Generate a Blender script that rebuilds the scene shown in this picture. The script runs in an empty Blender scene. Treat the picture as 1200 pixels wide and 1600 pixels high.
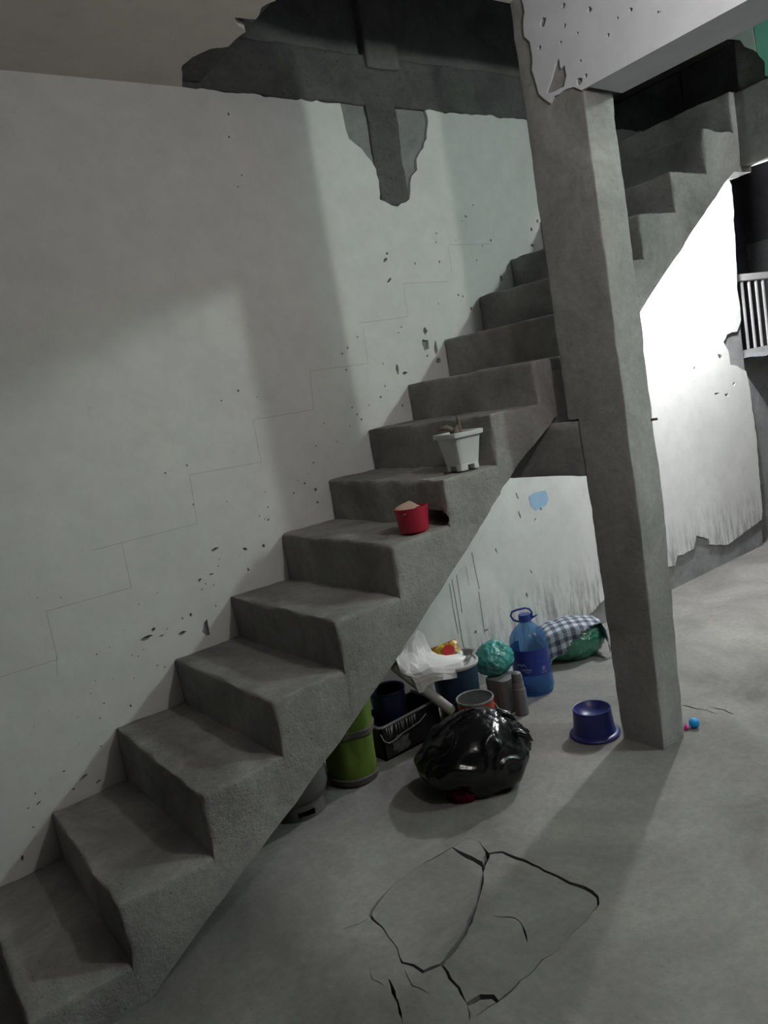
import bpy, bmesh, math, random
from mathutils import Vector, Matrix, noise
from mathutils.geometry import delaunay_2d_cdt
random.seed(7)
S = bpy.context.scene
COL = S.collection

# ------------------------------------------------------------------ camera
CAM = Vector((-0.097, -2.064, 1.505))
YAW, PITCH, ROLL, FPX = 0.959, -0.145, -0.177, 1196.43
FW = Vector((math.cos(PITCH)*math.cos(YAW), math.cos(PITCH)*math.sin(YAW), math.sin(PITCH)))
_rt = Vector((math.sin(YAW), -math.cos(YAW), 0)); _up = _rt.cross(FW)
RT = _rt*math.cos(ROLL) + _up*math.sin(ROLL)
UP = -_rt*math.sin(ROLL) + _up*math.cos(ROLL)
cam_d = bpy.data.cameras.new('camera'); cam = bpy.data.objects.new('camera', cam_d); COL.objects.link(cam)
cam_d.sensor_fit = 'HORIZONTAL'; cam_d.sensor_width = 36; cam_d.lens = 36*FPX/1200
cam_d.clip_start = 0.02
cam.matrix_world = Matrix(((RT.x, UP.x, -FW.x, CAM.x), (RT.y, UP.y, -FW.y, CAM.y), (RT.z, UP.z, -FW.z, CAM.z), (0, 0, 0, 1)))
S.camera = cam
S.view_settings.view_transform = 'Standard'; S.view_settings.look = 'None'
S.view_settings.gamma = 1; S.view_settings.use_curve_mapping = False
S.view_settings.exposure = 0.0

def at(u, v, ax, val):
    """point of the photograph on the plane axis=val"""
    d = FW + RT*((u-600)/FPX) - UP*((v-800)/FPX)
    t = (val-CAM[ax])/d[ax]
    return CAM + d*t

# ------------------------------------------------------------------ world and lamps
W = bpy.data.worlds.new('night'); S.world = W; W.use_nodes = True
W.node_tree.nodes['Background'].inputs[0].default_value = (0.82, 0.86, 1, 1)
W.node_tree.nodes['Background'].inputs[1].default_value = 0.035
LAMPS = (  # name, position, watts, colour, radius
    ('room', (1.54, -1.54, 2.44), 29.0, (1.0, 0.97, 0.95), 0.045),
    ('stair', (4.30, 0.40, 2.30), 165.0, (0.95, 0.97, 1.0), 0.045),
    ('far', (3.66, -2.30, 2.83), 88.0, (0.95, 1.0, 0.96), 0.06),
)

# ------------------------------------------------------------------ materials
def nd(nt, kind, **kw):
    n = nt.nodes.new(kind)
    for k, v in kw.items():
        if k.startswith('i_'): n.inputs[k[2:].replace('_', ' ')].default_value = v
        else: setattr(n, k, v)
    return n
def ramp(nt, fac, stops, interp='LINEAR'):
    r = nt.nodes.new('ShaderNodeValToRGB'); r.color_ramp.interpolation = interp
    el = r.color_ramp.elements
    while len(el) < len(stops): el.new(0.5)
    for e, (p, c) in zip(el, stops):
        e.position = p; e.color = (c, c, c, 1) if isinstance(c, (int, float)) else (*c, 1)
    nt.links.new(fac, r.inputs[0]); return r.outputs[0]
def mix(nt, fac, a, b, mode='MIX'):
    m = nt.nodes.new('ShaderNodeMix'); m.data_type = 'RGBA'; m.blend_type = mode
    for s, v in ((0, fac), (6, a), (7, b)):
        if hasattr(v, 'is_output'): nt.links.new(v, m.inputs[s])
        else: m.inputs[s].default_value = v if not isinstance(v, tuple) else (*v, 1)[:4]
    return m.outputs[2]
def base(name, rough=0.85, spec=0.3):
    m = bpy.data.materials.new(name); m.use_nodes = True; nt = m.node_tree
    b = nt.nodes['Principled BSDF']; b.inputs['Roughness'].default_value = rough
    b.inputs['Specular IOR Level'].default_value = spec
    tc = nt.nodes.new('ShaderNodeTexCoord')
    return m, nt, b, tc.outputs['Object']
def nz(nt, co, scale, detail=6, rough=0.6, dist=0.0):
    n = nd(nt, 'ShaderNodeTexNoise', i_Scale=scale, i_Detail=detail, i_Roughness=rough, i_Distortion=dist)
    nt.links.new(co, n.inputs['Vector']); return n.outputs['Fac']
def add_bump(nt, b, h, strength, dist=0.01, prev=None):
    bp = nd(nt, 'ShaderNodeBump', i_Strength=strength, i_Distance=dist)
    nt.links.new(h, bp.inputs['Height'])
    if prev is not None: nt.links.new(prev, bp.inputs['Normal'])
    nt.links.new(bp.outputs[0], b.inputs['Normal']); return bp.outputs[0]
def stretch(nt, co, sx, sy, sz):
    m = nd(nt, 'ShaderNodeMapping'); m.inputs['Scale'].default_value = (sx, sy, sz)
    nt.links.new(co, m.inputs[0]); return m.outputs[0]

def concrete(name, dark, light, tint=(1, 1, 1), bump=0.6, pits=0.5, big=2.2):
    m, nt, b, co = base(name, 0.92, 0.15)
    t = lambda v: tuple(v*k for k in tint)
    c = ramp(nt, nz(nt, co, big, 8, 0.65, 0.6), [(0.3, t(dark)), (0.7, t(light))])
    c = mix(nt, 0.5, c, ramp(nt, nz(nt, co, 38, 6, 0.7), [(0.25, 0.5), (0.75, 1.0)]), 'MULTIPLY')
    vo = nd(nt, 'ShaderNodeTexVoronoi', i_Scale=46.0); nt.links.new(co, vo.inputs['Vector'])
    spots = nz(nt, co, 7, 3)
    pit = ramp(nt, vo.outputs['Distance'], [(0.10, 0.0), (0.22, 1.0)])
    gate = ramp(nt, spots, [(0.50, 1.0), (0.60, 0.0)])
    pit2 = mix(nt, gate, pit, (1, 1, 1), 'MIX')
    c = mix(nt, pits*0.55, c, pit2, 'MULTIPLY')
    nt.links.new(c, b.inputs['Base Color'])
    n1 = add_bump(nt, b, nz(nt, co, 22, 8, 0.75), bump, 0.012)
    n2 = add_bump(nt, b, nz(nt, co, 130, 4, 0.7), bump*0.7, 0.004, n1)
    add_bump(nt, b, pit2, pits*0.5, 0.004, n2)
    return m

def plaster(name, col, specks=1.0, base_dirt=True):
    m, nt, b, co = base(name, 0.78, 0.25)
    c = ramp(nt, nz(nt, co, 1.3, 7, 0.6, 0.8), [(0.25, tuple(v*0.86 for v in col)), (0.7, col)])
    c = mix(nt, 0.35, c, ramp(nt, nz(nt, co, 9, 8, 0.7), [(0.3, 0.72), (0.6, 1.0)]), 'MULTIPLY')
    vo = nd(nt, 'ShaderNodeTexVoronoi', i_Scale=26.0); nt.links.new(co, vo.inputs['Vector'])
    sp = ramp(nt, vo.outputs['Distance'], [(0.05, 0.0), (0.09, 1.0)])
    gate = ramp(nt, nz(nt, co, 2.6, 4), [(0.56, 1.0), (0.64, 0.0)])
    c = mix(nt, 0.75*specks, c, mix(nt, gate, sp, (1, 1, 1)), 'MULTIPLY')
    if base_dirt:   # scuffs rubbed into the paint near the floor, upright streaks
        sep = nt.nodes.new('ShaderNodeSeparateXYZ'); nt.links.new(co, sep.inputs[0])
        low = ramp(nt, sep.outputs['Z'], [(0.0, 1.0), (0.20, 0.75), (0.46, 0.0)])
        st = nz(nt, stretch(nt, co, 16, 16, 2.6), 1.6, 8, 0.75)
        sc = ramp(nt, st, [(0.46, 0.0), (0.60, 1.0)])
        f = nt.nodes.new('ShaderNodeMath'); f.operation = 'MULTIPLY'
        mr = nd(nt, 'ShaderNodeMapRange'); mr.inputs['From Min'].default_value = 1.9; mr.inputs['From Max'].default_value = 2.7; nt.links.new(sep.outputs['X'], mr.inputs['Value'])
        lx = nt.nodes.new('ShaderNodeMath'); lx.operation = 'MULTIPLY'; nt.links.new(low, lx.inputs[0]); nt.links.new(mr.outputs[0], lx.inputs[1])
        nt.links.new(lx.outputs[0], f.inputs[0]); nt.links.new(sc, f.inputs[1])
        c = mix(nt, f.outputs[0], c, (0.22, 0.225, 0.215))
    nt.links.new(c, b.inputs['Base Color'])
    n1 = add_bump(nt, b, nz(nt, co, 5, 4, 0.5), 0.16, 0.02)
    add_bump(nt, b, nz(nt, co, 70, 5, 0.6), 0.12, 0.004, n1)
    return m

def plain(name, col, rough=0.5, spec=0.5, var=0.12, bump=0.0, bscale=30, scale=8, metal=0.0):
    m, nt, b, co = base(name, rough, spec)
    c = ramp(nt, nz(nt, co, scale, 6, 0.65), [(0.3, tuple(v*(1-var*2) for v in col)), (0.65, col)])
    nt.links.new(c, b.inputs['Base Color']); b.inputs['Metallic'].default_value = metal
    if bump: add_bump(nt, b, nz(nt, co, bscale, 5, 0.6), bump, 0.006)
    return m

M = {}
M['stair'] = concrete('stair_concrete', 0.20, 0.45, (1.0, 0.975, 0.925), 0.75, 0.6)
M['column'] = concrete('column_concrete', 0.25, 0.43, (1.0, 0.99, 0.945), 0.45, 0.45, 3)
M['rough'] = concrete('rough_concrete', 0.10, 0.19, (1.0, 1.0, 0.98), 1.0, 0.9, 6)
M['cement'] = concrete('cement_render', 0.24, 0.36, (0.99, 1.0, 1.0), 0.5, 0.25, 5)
M['dark'] = concrete('dark_concrete', 0.12, 0.22, (1, 0.98, 0.96), 0.7, 0.6, 4)  # dark grey concrete of the upper storey
M['night'] = concrete('unlit_yard_dark', 0.10, 0.18, (1, 1, 1.1), 0.7, 0.3, 4)  # yard backdrop: darkness of the unlit space is put into the colour
M['floor'] = concrete('floor_concrete', 0.145, 0.31, (1.0, 0.965, 0.90), 0.26, 0.30, 1.6)
M['slab'] = concrete('slab_concrete', 0.16, 0.28, (1.0, 0.965, 0.90), 0.25, 0.15, 3.2)
M['white'] = plaster('white_plaster', (0.75, 0.75, 0.725))
M['white_beam'] = plaster('white_beam_plaster', (0.69, 0.71, 0.75), 1.0, False)
M['ceil'] = plaster('ceiling_plaster', (0.74, 0.69, 0.64), 0.2, False)
M['green_wall'] = plaster('green_plaster', (0.26, 0.72, 0.55), 0.2, False)
M['pale_wall'] = plaster('pale_green_plaster', (0.60, 0.70, 0.66), 0.2, False)
M['soil'] = plain('crack_soil', (0.045, 0.042, 0.038), 1, 0.0, 0.3, 0.6)
M['pencil'] = plain('pencil', (0.46, 0.46, 0.45), 0.8, 0.2)
M['drip'] = plain('grout_drip', (0.21, 0.215, 0.20), 0.9, 0.1, 0.2)
M['bluepaint'] = plain('blue_paint', (0.36, 0.54, 0.73), 0.7, 0.3, 0.06)
M['paintwhite'] = plain('white_painted_metal', (0.55, 0.54, 0.53), 0.5, 0.4, 0.1)
M['rust'] = plain('rusty_steel', (0.09, 0.06, 0.045), 0.8, 0.3, 0.3)

# ------------------------------------------------------------------ mesh helpers
def link(name, me, mat=None, parent=None, smooth=True):
    o = bpy.data.objects.new(name, me); COL.objects.link(o)
    if mat is not None: me.materials.append(mat)
    if smooth: me.shade_smooth()
    if parent is not None: o.parent = parent
    return o
def from_bm(name, bm, mat, parent=None, smooth=True, angle=None):
    bmesh.ops.recalc_face_normals(bm, faces=bm.faces[:])
    me = bpy.data.meshes.new(name); bm.to_mesh(me); bm.free()
    o = link(name, me, mat, parent, smooth)
    if smooth and angle is not None: me.set_sharp_from_angle(angle=math.radians(angle))
    return o
def tag(o, label=None, cat=None, group=None, kind=None):
    if label: o['label'] = label
    if cat: o['category'] = cat
    if group: o['group'] = group
    if kind: o['kind'] = kind
    return o
def empty(name, loc, rz=0.0):
    o = bpy.data.objects.new(name, None); COL.objects.link(o); o.location = loc
    o.rotation_euler = (0, 0, rz); o.empty_display_size = 0.05; return o
def n3(p, s, seed=0.0):
    return noise.noise_vector(Vector((p[0]*s+seed, p[1]*s-seed*1.7, p[2]*s+seed*0.6)))
def n1(p, s, seed=0.0):
    return noise.noise(Vector((p[0]*s+seed, p[1]*s-seed*1.7, p[2]*s+seed*0.6)))
def fr(p, s, seed=0.0, oct=4):
    return noise.fractal(Vector((p[0]*s+seed, p[1]*s+seed*2.3, p[2]*s-seed)), 1.0, 2.0, oct)

def axis_lines(lo, hi, r, step, rl, rh):
    out = [lo]
    if rl: out += [lo+0.2*r, lo+0.5*r, lo+r]
    a, b = out[-1], (hi-r if rh else hi)
    n = max(1, int(round((b-a)/step)))
    out += [a+(b-a)*i/n for i in range(1, n+1)]
    if rh: out += [hi-0.5*r, hi-0.2*r, hi]
    return out
def rough_block(lo, hi, r=0.01, step=0.03, amp=0.002, seed=0.0, rounded='x-x+y-y+z-z+', mapf=None, rmask=None, skip=''):
    """box with worn, chipped, unevenly rounded edges; returns a bmesh"""
    ax = [axis_lines(lo[i], hi[i], r, step, 'xyz'[i]+'-' in rounded, 'xyz'[i]+'+' in rounded) for i in range(3)]
    bm = bmesh.new(); vs = {}
    def V(i, j, k):
        key = (i, j, k)
        if key in vs: return vs[key]
        p = Vector((ax[0][i], ax[1][j], ax[2][k]))
        rl = r*min(1.6, max(0.25, 0.8+1.1*fr(p, 9, seed, 3)))
        if rmask: rl *= rmask(p)
        c = Vector(p)
        for q in range(3):
            l = lo[q]+rl if 'xyz'[q]+'-' in rounded else -1e9
            h = hi[q]-rl if 'xyz'[q]+'+' in rounded else 1e9
            c[q] = min(max(p[q], l), h)
        d = p-c
        if d.length > 1e-9:
            p2 = c + d.normalized()*min(rl, d.length if d.length < rl else rl)
        else: p2 = p
        if mapf: p2 = mapf(p2)
        p2 = p2 + n3(p2, 4.5, 1.1)*amp*1.1 + n3(p2, 11, 3.1)*amp + n3(p2, 40, 8.3)*amp*0.5
        vs[key] = bm.verts.new(p2); return vs[key]
    nx, ny, nzz = len(ax[0])-1, len(ax[1])-1, len(ax[2])-1
    for i in range(nx):
        for j in range(ny):
            for k, s in ((0, 'z-'), (nzz, 'z+')):
                if s not in skip: bm.faces.new((V(i, j, k), V(i+1, j, k), V(i+1, j+1, k), V(i, j+1, k)))
    for i in range(nx):
        for k in range(nzz):
            for j, s in ((0, 'y-'), (ny, 'y+')):
                if s not in skip: bm.faces.new((V(i, j, k), V(i+1, j, k), V(i+1, j, k+1), V(i, j, k+1)))
    for j in range(ny):
        for k in range(nzz):
            for i, s in ((0, 'x-'), (nx, 'x+')):
                if s not in skip: bm.faces.new((V(i, j, k), V(i, j+1, k), V(i, j+1, k+1), V(i, j, k+1)))
    return bm
def box_bm(lo, hi, bm=None):
    bm = bm or bmesh.new()
    v = [bm.verts.new((x, y, z)) for x in (lo[0], hi[0]) for y in (lo[1], hi[1]) for z in (lo[2], hi[2])]
    for f in ((0, 1, 3, 2), (4, 6, 7, 5), (0, 4, 5, 1), (2, 3, 7, 6), (0, 2, 6, 4), (1, 5, 7, 3)):
        bm.faces.new([v[i] for i in f])
    return bm
def box(name, lo, hi, mat, parent=None, bevel=0.0):
    bm = box_bm(lo, hi)
    if bevel: bmesh.ops.bevel(bm, geom=bm.edges[:], offset=bevel, segments=2, affect='EDGES')
    return from_bm(name, bm, mat, parent, bool(bevel), 40)

def inside(pt, poly):
    x, y = pt; c = False; n = len(poly)
    for i in range(n):
        x1, y1 = poly[i]; x2, y2 = poly[(i+1) % n]
        if (y1 > y) != (y2 > y) and x < (x2-x1)*(y-y1)/(y2-y1)+x1: c = not c
    return c
def jag(pts, step, amp, seed=0.0, closed=False):
    """resample a 2-D line and roughen it"""
    out = []; n = len(pts); m = n if closed else n-1
    for i in range(m):
        a, b = Vector(pts[i]), Vector(pts[(i+1) % n]); L = (b-a).length; k = max(1, int(L/step))
        nrm = Vector((-(b-a).y, (b-a).x)).normalized() if L > 0 else Vector((0, 0))
        for j in range(k):
            p = a.lerp(b, j/k)
            if j or i: p = p + nrm*amp*noise.noise(Vector((p.x*23+seed, p.y*23, seed)))*1.6 + nrm*amp*0.6*noise.noise(Vector((p.x*70+seed, p.y*70, seed)))
            out.append((p.x, p.y))
    if not closed: out.append(tuple(pts[-1]))
    return out
def sheet(name, outer, holes, depth, mapf, mat, parent=None, extra=()):
    """flat layer with an arbitrary outline and holes, depth>0 = thickness behind the face. mapf(a,b,d) -> xyz"""
    verts, edges = [], []
    for poly in [outer]+list(holes):
        s = len(verts); verts += [Vector(q) for q in poly]
        edges += [(s+i, s+(i+1) % len(poly)) for i in range(len(poly))]
    verts += [Vector(q) for q in extra]
    ov, oe, of = delaunay_2d_cdt(verts, edges, [], 1, 1e-6)[:3]
    bm = bmesh.new(); fv = [bm.verts.new(mapf(v.x, v.y, 0.0)) for v in ov]; bv = {}
    cnt = {}
    for f in of:
        c = ((ov[f[0]].x+ov[f[1]].x+ov[f[2]].x)/3, (ov[f[0]].y+ov[f[1]].y+ov[f[2]].y)/3)
        if not inside(c, outer) or any(inside(c, h) for h in holes): continue
        bm.faces.new([fv[i] for i in f])
        for i in range(3):
            a, b = f[i], f[(i+1) % 3]; k = (min(a, b), max(a, b)); cnt[k] = cnt.get(k, 0)+1
    for (a, b), n in cnt.items():
        if n == 1:
            for q in (a, b):
                if q not in bv: bv[q] = bm.verts.new(mapf(ov[q].x, ov[q].y, depth))
            bm.faces.new((fv[a], fv[b], bv[b], bv[a]))
    bmesh.ops.delete(bm, geom=[v for v in bm.verts if not v.link_faces], context='VERTS')
    return from_bm(name, bm, mat, parent, False)
def tube_bm(pts, rad, n=10, bm=None, cap=True, closed=False):
    bm = bm or bmesh.new(); P = [Vector(p) for p in pts]; rings = []
    m = len(P); up = Vector((0.13, 0.21, 0.97))
    for i, p in enumerate(P):
        if closed: d = P[(i+1) % m]-P[i-1]
        else: d = P[min(i+1, m-1)]-P[max(i-1, 0)]
        d.normalize(); a = d.cross(up)
        if a.length < 0.05: a = d.cross(Vector((1, 0, 0)))
        a.normalize(); b = d.cross(a); r = rad[i] if isinstance(rad, (list, tuple)) else rad
        rings.append([bm.verts.new(p+(a*math.cos(2*math.pi*k/n)+b*math.sin(2*math.pi*k/n))*r) for k in range(n)])
    for i in range(m if closed else m-1):
        A, B = rings[i], rings[(i+1) % m]
        for k in range(n): bm.faces.new((A[k], A[(k+1) % n], B[(k+1) % n], B[k]))
    if cap and not closed:
        bm.faces.new(rings[0][::-1]); bm.faces.new(rings[-1])
    return bm
def lathe_bm(prof, n=40, f=None, bm=None, cx=0.0, cy=0.0, power=2.0):
    """profile (r,z) spun about z; power>2 makes a rounded square section"""
    bm = bm or bmesh.new(); rings = []
    for r, z in prof:
        if r < 1e-6:
            rings.append([bm.verts.new((cx, cy, z))]); continue
        ring = []
        for k in range(n):
            a = 2*math.pi*k/n; c, s = math.cos(a), math.sin(a)
            q = 1.0 if power == 2.0 else (abs(c)**power+abs(s)**power)**(-1/power)
            p = Vector((cx+r*c*q, cy+r*s*q, z))
            if f: p = f(p, a)
            ring.append(bm.verts.new(p))
        rings.append(ring)
    for A, B in zip(rings, rings[1:]):
        for k in range(n):
            if len(A) == 1 and len(B) == 1: break
            if len(A) == 1: bm.faces.new((A[0], B[k], B[(k+1) % n]))
            elif len(B) == 1: bm.faces.new((A[k], A[(k+1) % n], B[0]))
            else: bm.faces.new((A[k], A[(k+1) % n], B[(k+1) % n], B[k]))
    return bm
def lathe(name, prof, mat, parent=None, n=40, angle=35, **kw):
    return from_bm(name, lathe_bm(prof, n, **kw), mat, parent, True, angle)
def sheet_xy(name, grid, mat, parent=None, thick=0.0012):
    """crumpled sheet from a grid of 3-D points, given real thickness"""
    bm = bmesh.new(); H, Wd = len(grid), len(grid[0])
    v = [[bm.verts.new(p) for p in row] for row in grid]
    for i in range(H-1):
        for j in range(Wd-1): bm.faces.new((v[i][j], v[i][j+1], v[i+1][j+1], v[i+1][j]))
    o = from_bm(name, bm, mat, parent, True, 50)
    md = o.modifiers.new('thickness', 'SOLIDIFY'); md.thickness = thick; md.offset = 0
    return o

# ------------------------------------------------------------------ the setting
WY = 0.787                       # face of the long stair wall
st = lambda o: tag(o, kind='structure')

# floor: cracked slabs are pieces of their own, thin cracks are real grooves
def fp(u, v): p = at(u, v, 2, 0.0); return (p.x, p.y)
def c7(pts): return [fp(400+x/2, 1280+y/2) for x, y in pts]
def c8(pts): return [fp(850+x/3.43, 950+y/3.43) for x, y in pts]
mid = [(712, 150), (708, 180), (697, 230), (690, 268), (655, 355), (615, 410), (578, 457)]
left_p = [(352, 300), (365, 270), (430, 205), (510, 145), (612, 90), (650, 112), (700, 140)]+mid+[(520, 482), (490, 460), (455, 450), (440, 405), (410, 370), (390, 340)]
right_p = [(712, 150), (727, 105), (770, 100), (850, 130), (940, 175), (1030, 210), (1070, 240), (1072, 265), (1030, 320), (980, 365), (940, 410), (900, 440), (850, 490), (800, 540), (757, 568), (740, 550), (700, 550), (655, 575), (640, 545), (600, 500)]+mid[:0:-1]
top_p = [(612, 88), (660, 60), (700, 70), (727, 105), (712, 148), (700, 138), (650, 110)]
bot_p = [(657, 578), (700, 553), (740, 553), (757, 571), (700, 605), (665, 628)]
pieces = [jag(c7(p), 0.02, 0.004, 3.0, True) for p in (left_p, right_p, top_p, bot_p)]
whole = [(352, 300), (365, 270), (430, 205), (510, 145), (612, 88), (660, 60), (700, 70), (727, 105), (770, 100), (850, 130), (940, 175), (1030, 210), (1070, 240), (1072, 265), (1030, 320), (980, 365), (940, 410), (900, 440), (850, 490), (800, 540), (757, 571), (700, 605), (665, 628), (657, 578), (640, 545), (600, 500), (578, 457), (520, 482), (490, 460), (455, 450), (440, 405), (410, 370), (390, 340)]
whole = jag(c7(whole), 0.02, 0.004, 3.0, True)
def ribbon(pts, w0, w1, seed):
    p = jag(pts, 0.018, 0.006, seed); L, R = [], []
    for i, q in enumerate(p):
        a = Vector(p[max(0, i-1)]); b = Vector(p[min(len(p)-1, i+1)]); d = (b-a).normalized(); nn = Vector((-d.y, d.x))
        t = i/(len(p)-1); w = (w0+(w1-w0)*t)*(0.35+abs(noise.noise(Vector((q[0]*40, q[1]*40, seed))))*2.2)*(0.25+min(1, min(t, 1-t)*6))
        L.append(tuple(Vector(q)+nn*w/2)); R.append(tuple(Vector(q)-nn*w/2))
    return L+R[::-1]
cracks = [ribbon(c7(p), a, b, s) for p, a, b, s in (
    ([(347, 312), (320, 330), (270, 345)], .006, .002, 1), ([(415, 500), (430, 540), (445, 570), (458, 640)], .010, .003, 2),
    ([(355, 460), (365, 500), (402, 522)], .003, .002, 4), ([(465, 470), (490, 520), (540, 545)], .003, .002, 9))]
cracks += [ribbon(c8(p), a, b, s) for p, a, b, s in (
    ([(722, 520), (850, 545), (930, 567)], .009, .005, 5), ([(890, 530), (960, 545), (1015, 570)], .006, .008, 6))]
inner_crack = ribbon(c7([(740, 300), (810, 305), (835, 330), (848, 383)]), .004, .003, 7)
FL = (-3.0, -4.5, 8.0, 2.2)
fo = [(FL[0], FL[1]), (FL[2], FL[1]), (FL[2], FL[3]), (FL[0], FL[3])]
floor = st(sheet('floor', fo, [whole]+cracks, -0.03, lambda a, b, d: (a, b, d), M['floor']))
def shrink(poly, w, seed):
    n = len(poly); area = sum(poly[i][0]*poly[(i+1) % n][1]-poly[(i+1) % n][0]*poly[i][1] for i in range(n))
    sg = 1 if area > 0 else -1; out = []
    for i in range(n):
        d = (Vector(poly[(i+1) % n])-Vector(poly[i-1])).normalized(); nn = Vector((-d.y, d.x))*sg
        q = poly[i]; k = w*max(0.45, 0.9+1.8*noise.noise(Vector((q[0]*9+seed, q[1]*9, 0.3))))
        out.append(tuple(Vector(q)+nn*k))
    return out
for i, (p, dz, tx, ty) in enumerate(zip(pieces, (0.002, -0.003, 0.001, -0.004), (.004, -.006, .01, .02), (-.004, .005, .01, -.02))):
    cx = sum(q[0] for q in p)/len(p); cy = sum(q[1] for q in p)/len(p)
    sheet('floor_slab', shrink(p, 0.0055, i*2.0), [inner_crack] if i == 1 else [], -0.035,
          lambda a, b, d, dz=dz, tx=tx, ty=ty, cx=cx, cy=cy: (a, b, dz+(a-cx)*tx+(b-cy)*ty+d), M['slab'], floor)
box('floor_bed', (FL[0], FL[1], -0.08), (FL[2], FL[3], -0.024), M['soil'], floor)

# long wall: masonry behind, white plaster layer with broken outline and chips in front
wall = st(box('wall_left', (-3, WY+0.014, 0), (5.15, WY+0.22, 2.80), M['cement']))
def wp(u, v): p = at(u, v, 1, WY); return (p.x, p.z)
def zc2(pts): return [wp(250+x*.5417, y*.542) for x, y in pts]
patch = zc2([(480, 296), (520, 300), (530, 350), (545, 400), (580, 430), (610, 465), (625, 485), (636, 575), (650, 580), (685, 595), (720, 575), (722, 510), (742, 490), (740, 460), (770, 400), (772, 350), (765, 318), (800, 322)])
base_px = [(905, 1000), (912, 968), (932, 950), (950, 930), (1000, 905), (1035, 887), (1055, 884), (1059, 869), (1084, 858), (1088, 837), (1108, 842), (1109, 851), (1138, 851), (1167, 829), (1190, 812)]
edge_px = [(1192, 800), (1186, 740), (1183, 690), (1176, 640), (1170, 600), (1166, 580), (1152, 572), (1141, 570), (1138, 548), (1131, 535), (1136, 522), (1152, 518), (1158, 500), (1156, 480), (1152, 450), (1151, 420), (1149, 380), (1146, 330), (1143, 290)]
b0 = [wp(*q) for q in base_px]; e0 = [wp(*q) for q in edge_px]
b0 = [(x, max(z, 0.0)) for x, z in b0]
outl = jag([(b0[0][0]-0.01, 0.0)]+b0+e0+[(5.15, 2.60), (5.15, 2.795), (3.3, 2.80)], 0.03, 0.006, 1.0)[:-1]
outl += jag([(3.3, 2.80)]+patch[::-1]+[(1.33, 2.80)], 0.025, 0.007, 2.0)[:-1] + [(1.33, 2.80), (-3, 2.80), (-3, 0.0)]
chips = []
def chip(u, v, ru, rv, rot=0.0, n=9, rough=0.35):
    c = wp(u, v); k = (Vector(wp(u+1, v))-Vector(c)).length*0.8; pts = []
    sd = random.random()*90
    for i in range(n):
        a = 2*math.pi*i/n; q = 1+rough*(random.random()*2-1)
        x, y = ru*k*q*math.cos(a), rv*k*q*math.sin(a)
        pts.append((c[0]+x*math.cos(rot)-y*math.sin(rot), c[1]+x*math.sin(rot)+y*math.cos(rot)))
    chips.append(pts)
for a in ((665, 539, 8, 10), (681, 543, 4, 9), (664, 517, 5, 5, .5), (685, 563, 5, 5), (621, 577, 3, 7, .1), (608, 438, 7, 1.6, .6), (602, 406, 5, 2, .5),
          (614, 431, 6, 1.4, .6), (605, 396, 3, 2), (632, 583, 5, 2), (783, 435, 3, 4), (736, 482, 2, 2), (723, 463, 2, 2), (668, 556, 2, 2), (629, 634, 2, 2),
          (322, 983, 8, 14, -.25), (285, 989, 7, 4, .1), (228, 998, 11, 4, .15), (240, 983, 5, 2.5, .6), (253, 993, 4, 1.5, .1), (298, 961, 2.5, 3), (285, 966, 1.5, 2),
          (337, 947, 1.6, 1.6), (335, 859, 8, 2.5, .3), (312, 906, 4, 2, .6), (330, 897, 5, 1.5, -.1), (383, 858, 5, 2.5, -.5), (412, 853, 3, 2.5), (388, 890, 1.5, 3),
          (372, 610, 2.2, 2.2), (346, 626, 1.4, 1.4), (292, 727, 2, 2), (258, 739, 2.2, 1.6), (302, 788, 1.6, 1.6), (419, 812, 2, 2), (476, 755, 1.8, 1.8), (490, 723, 2, 1.5),
          (496, 785, 3, 1.5), (493, 765, 2.5, 3), (541, 578, 1.6, 1.6), (565, 655, 1.8, 1.8), (595, 620, 1.8, 1.8), (246, 1040, 2, 1.8), (257, 1042, 2, 1.6), (60, 1255, 5, 2, .5), (130, 1215, 9, 2.5, .35), (153, 1222, 6, 2.5, .3),
          (55, 1240, 2, 2), (44, 1263, 2.5, 2), (52, 1293, 2, 2), (35, 1340, 3, 7, -.1), (100, 1205, 2.5, 2), (115, 1233, 3, 2.5), (158, 1166, 2, 1.5), (156, 1122, 2, 1.5), (204, 1103, 2, 2), (357, 178, 1.8, 3), (358, 214, 1.3, 1.5), (378, 274, 1.5, 1.5), (372, 292, 1.3, 1.3),
          (1126, 558, 5, 2.4, -.9), (1085, 575, 2, 2), (1150, 410, 2, 2), (840, 345, 2, 2.5), (830, 358, 2, 2), (832, 383, 3, 2), (845, 795, 3, 1.6, -1.1), (1120, 615, 5, 1.4), (1135, 617, 4, 1.4), (1147, 600, 3, 2),
          (808, 775, 5, 1.2, -1.2), (812, 805, 6, 1.5, -1.3), (836, 812, 3, 1.2, .6), (775, 860, 5, .9, -1.3), (830, 893, 5, 1, -1.1), (823, 930, 4, 1.6, -1.3), (760, 985, 4, 2), (743, 988, 3, 2)):
    chip(*a)
small = random.Random(3)
for _ in range(70):                        # pin-prick spots along the stair line
    t = small.random(); u = 30+t*740; v = 1300-t*870 - small.random()**2*150 - 25
    chip(u, v, 0.8+small.random()*1.2, 0.8+small.random()*1.1, small.random()*3, 6)
def no_clash(cs, outer):
    out = []
    for c in cs:
        x0, x1 = min(q[0] for q in c), max(q[0] for q in c); z0, z1 = min(q[1] for q in c), max(q[1] for q in c)
        if not all(inside(q, outer) for q in c): continue
        if any(x0 < b[1]+.002 and x1 > b[0]-.002 and z0 < b[3]+.002 and z1 > b[2]-.002 for _, b in out): continue
        out.append((c, (x0, x1, z0, z1)))
    return [c for c, _ in out]
chips = no_clash(chips, outl)
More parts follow.
